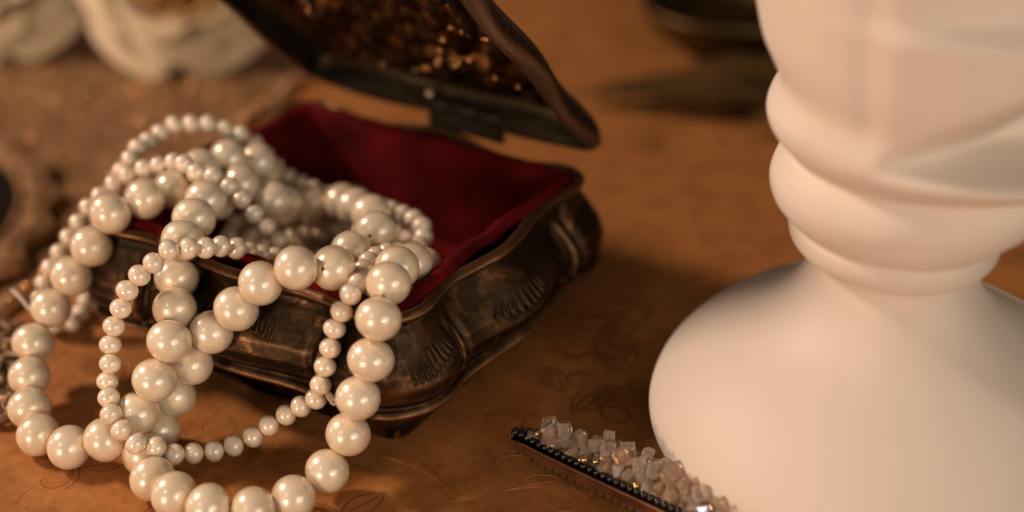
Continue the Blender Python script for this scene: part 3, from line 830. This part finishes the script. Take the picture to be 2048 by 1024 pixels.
rose((-118, 492, 21), (R(44), R(4), 0), 0, 0.95, 'wide open cream rose lying beside the raised box lid')
rose((-186, 506, 21), (R(44), R(-6), 0), 0, 0.95, 'smaller cream rose at the corner, farthest from the box lid')

# ------------------------------------------------------------------ background: ornate mirror, embossed tray, footed dish
TD = math.atan2(145, 55) - math.pi / 2              # the tray lies a little askew
tray = empty('embossed_tray', (-189, 419, 0), TD); tag(tray, 'embossed brown metal tray with beaded rim, carrying the oval mirror and two roses', 'tray')
TA, TB, TR = 95.0, 115.0, 26.0
def make_tray():
    n = 220; po = outline(n, TA, TB, TR)
    prof = [(0.0, 0.02), (0.0, 1.6), (1.0, 2.8), (2.4, 3.3), (3.8, 2.9), (5.0, 2.0)]
    V = []
    for inn, z in prof:
        for k, (x, y, nx, ny, t) in enumerate(po):
            wob = 1.3 * math.cos(k / n * 2 * math.pi * 26)
            V.append((x - nx * (inn - wob), y - ny * (inn - wob), z))
    rows = len(prof)
    for i in range(1, 61):
        s = 1 - i / 60 * 0.995
        for (x, y, nx, ny, t) in po:
            px, py = (x - nx * 5) * s, (y - ny * 5) * s
            q = Vector((px, py, 0)); e = min(1, (1 - s) * 12)
            h = 1.5 + e * (noise.noise(q * 0.07) * 0.7 + noise.noise(q * 0.2) * 0.9 + noise.noise(q * 0.6) * 0.3)
            V.append((px, py, max(0.3, h)))
        rows += 1
    return new_mesh('tray_sheet', V, grid_faces(rows, n))
obj('tray_sheet', make_tray(), M['frame'], tray)
v, f = lathe([(0.01, 1.2)] + [(1.25 * math.sin(math.pi * k / 14), 1.2 * math.cos(math.pi * k / 14)) for k in range(1, 9)], 12)
stud_me = new_mesh('rim_bead', v, f); stud_me.materials.append(M['boss'])
rt = random.Random(4)
for (x, y, nx, ny, t) in outline(110, TA - 2.4, TB - 2.4, TR - 2.4):
    if x < -20 and abs(y) < 90: continue
    o = obj('rim_bead', stud_me, None, tray); o.location = Vector((x, y, 3.2)) * S
    k = rt.uniform(0.7, 1.2); o.scale = (k, k, k)
for i in range(150):
    x, y = rt.uniform(-40, 84), rt.uniform(-100, 104)
    if (x - 8) ** 2 + (y + 62) ** 2 < 72 ** 2: continue
    o = obj('stud', stud_me, None, tray); o.location = Vector((x, y, 1.7)) * S
    k = rt.uniform(0.35, 1.4); o.scale = (k, k, k * 0.8)
# scroll handle standing proud at the near corner
tcos, tsin = math.cos(-TD), math.sin(-TD)
for i, (u_, v_) in enumerate(((12, 690), (6, 655), (26, 715), (10, 735), (2, 775), (20, 790), (36, 745), (4, 820), (-14, 700), (-20, 760))):
    p = at(u_, v_, 3.0); qx, qy = p.x + 189, p.y - 419
    cx, cy = qx * tcos - qy * tsin, qx * tsin + qy * tcos
    sg = 1 if i % 2 else -1
    pts = [(cx + (5.2 - 0.33 * k) * math.cos(sg * k * 0.55 + i) * 1.1, cy + (5.2 - 0.33 * k) * math.sin(sg * k * 0.55 + i), 1.2 + 0.12 * k) for k in range(15)]
    vv, ff = tube(pts, [0.9 + 0.05 * k for k in range(15)], 8)
    obj('scroll', new_mesh('scroll', vv, ff), M['lid_out'], tray)

mir = empty('hand_mirror', (-200, 350, 2.2)); tag(mir, 'oval mirror with dark glass and embossed frame, lying on the tray', 'mirror')
def oval_band(a0, b0, a1, b1, prof, n=260, bumpy=0.0):
    V = []
    K = len(prof)
    for i, (s, z) in enumerate(prof):
        for j in range(n):
            t = 2 * math.pi * j / n
            wob = 1 + 0.03 * math.cos(22 * t) * s
            x = (a0 + (a1 - a0) * s) * math.cos(t) * wob; y = (b0 + (b1 - b0) * s) * math.sin(t) * wob
            h = z
            if bumpy and 0.1 < s < 0.97:
                q = Vector((x, y, 0))
                h += bumpy * (noise.noise(q * 0.22) * 1.0 + noise.noise(q * 0.6) * 0.8 + 0.6 * math.sin(t * 70) * math.exp(-((s - 0.55) / 0.2) ** 2))
            V.append((x, y, h))
    return V, grid_faces(K, n)
v, f = oval_band(58, 60, 70, 72, [(0, 1.5), (0.02, 3.5), (0.10, 4.8), (0.2, 4.0), (0.26, 3.2)] + [(0.26 + 0.6 * i / 12, 3.2 + 0.9 * math.sin(math.pi * i / 12)) for i in range(1, 13)] + [(0.92, 3.4), (0.97, 2.6), (1, 1.4), (1, 0)], bumpy=0.7)
obj('frame', new_mesh('mirror_frame', v, f), M['frame'], mir)
v, f = lathe([(0.02, 1.8), (1, 1.8)], 96)
o = obj('mirror_glass', new_mesh('mirror_glass', [(x * 59, y * 61, z) for x, y, z in v], f), M['glass_dark'], mir)

# ------------------------------------------------------------------ background: low dark dish, dark rose leaves, a rose behind
dish = empty('dish', (80, 500, 0)); tag(dish, 'low dark bronze dish blurred behind the white vase', 'dish')
v, f = lathe(catmull([(0.5, 2.0), (14, 2.0), (16, 0.3), (18, 0.2), (19, 2.0), (26, 6), (31, 12), (32.5, 17), (31, 17.6), (29, 13), (22, 7), (0.5, 5)], 5), 72)
obj('bowl', new_mesh('dish_bowl', v, f), M['dish'], dish)
v, f = tube([(32.2 * math.cos(a), 32.2 * math.sin(a), 17.2) for a in [2 * math.pi * i / 60 for i in range(61)]], 0.9, 8)
obj('rim', new_mesh('dish_rim', v, f), M['dish'], dish)

stem = empty('rose_sprig', (104, 436, 0)); tag(stem, 'dark rose sprig with broad leaves lying on the table behind the vase', 'sprig')
def leaf_mesh(L, w, seed):
    V = []; nu, nv = 9, 22
    for i in range(nv):
        t = i / (nv - 1)
        half = w * math.sin(math.pi * min(1, t * 1.02) ** 0.8) ** 0.9 * (1 + 0.07 * math.sin(t * 60)) if 0 < t < 0.98 else 0.05
        for j in range(nu):
            u = j / (nu - 1) * 2 - 1
            z = 2.0 + 3.5 * math.sin(t * 2.6) + abs(u) * half * 0.22 + 0.9 * noise.noise(Vector((t * 6, u * 3, seed))) + 0.25 * math.sin(t * 40 - abs(u) * 6)
            V.append((-L * t, u * half, max(0.15, z)))
    return new_mesh('leaf', V, grid_faces(nv, nu, False))
for i, (px, py, ang, L, w) in enumerate(((-6, 4, -0.04, 78, 12), (2, 14, -0.35, 50, 12), (14, -4, 0.30, 46, 11))):
    o = obj('leaf', leaf_mesh(L, w, i), M['leaf'], stem); o.location = Vector((px, py, 0.2)) * S; o.rotation_euler = (0, 0, ang)
v, f = tube([(-8, 2, 2.2), (10, 1, 2.4), (40, -6, 2.2), (80, -8, 1.8)], 1.5, 10)
obj('twig', new_mesh('twig', v, f), M['leaf'], stem)
rose((92, 585, 20), (R(25), 0, 0), 0.5, 1.1, 'cream rose just showing behind the low dark dish')
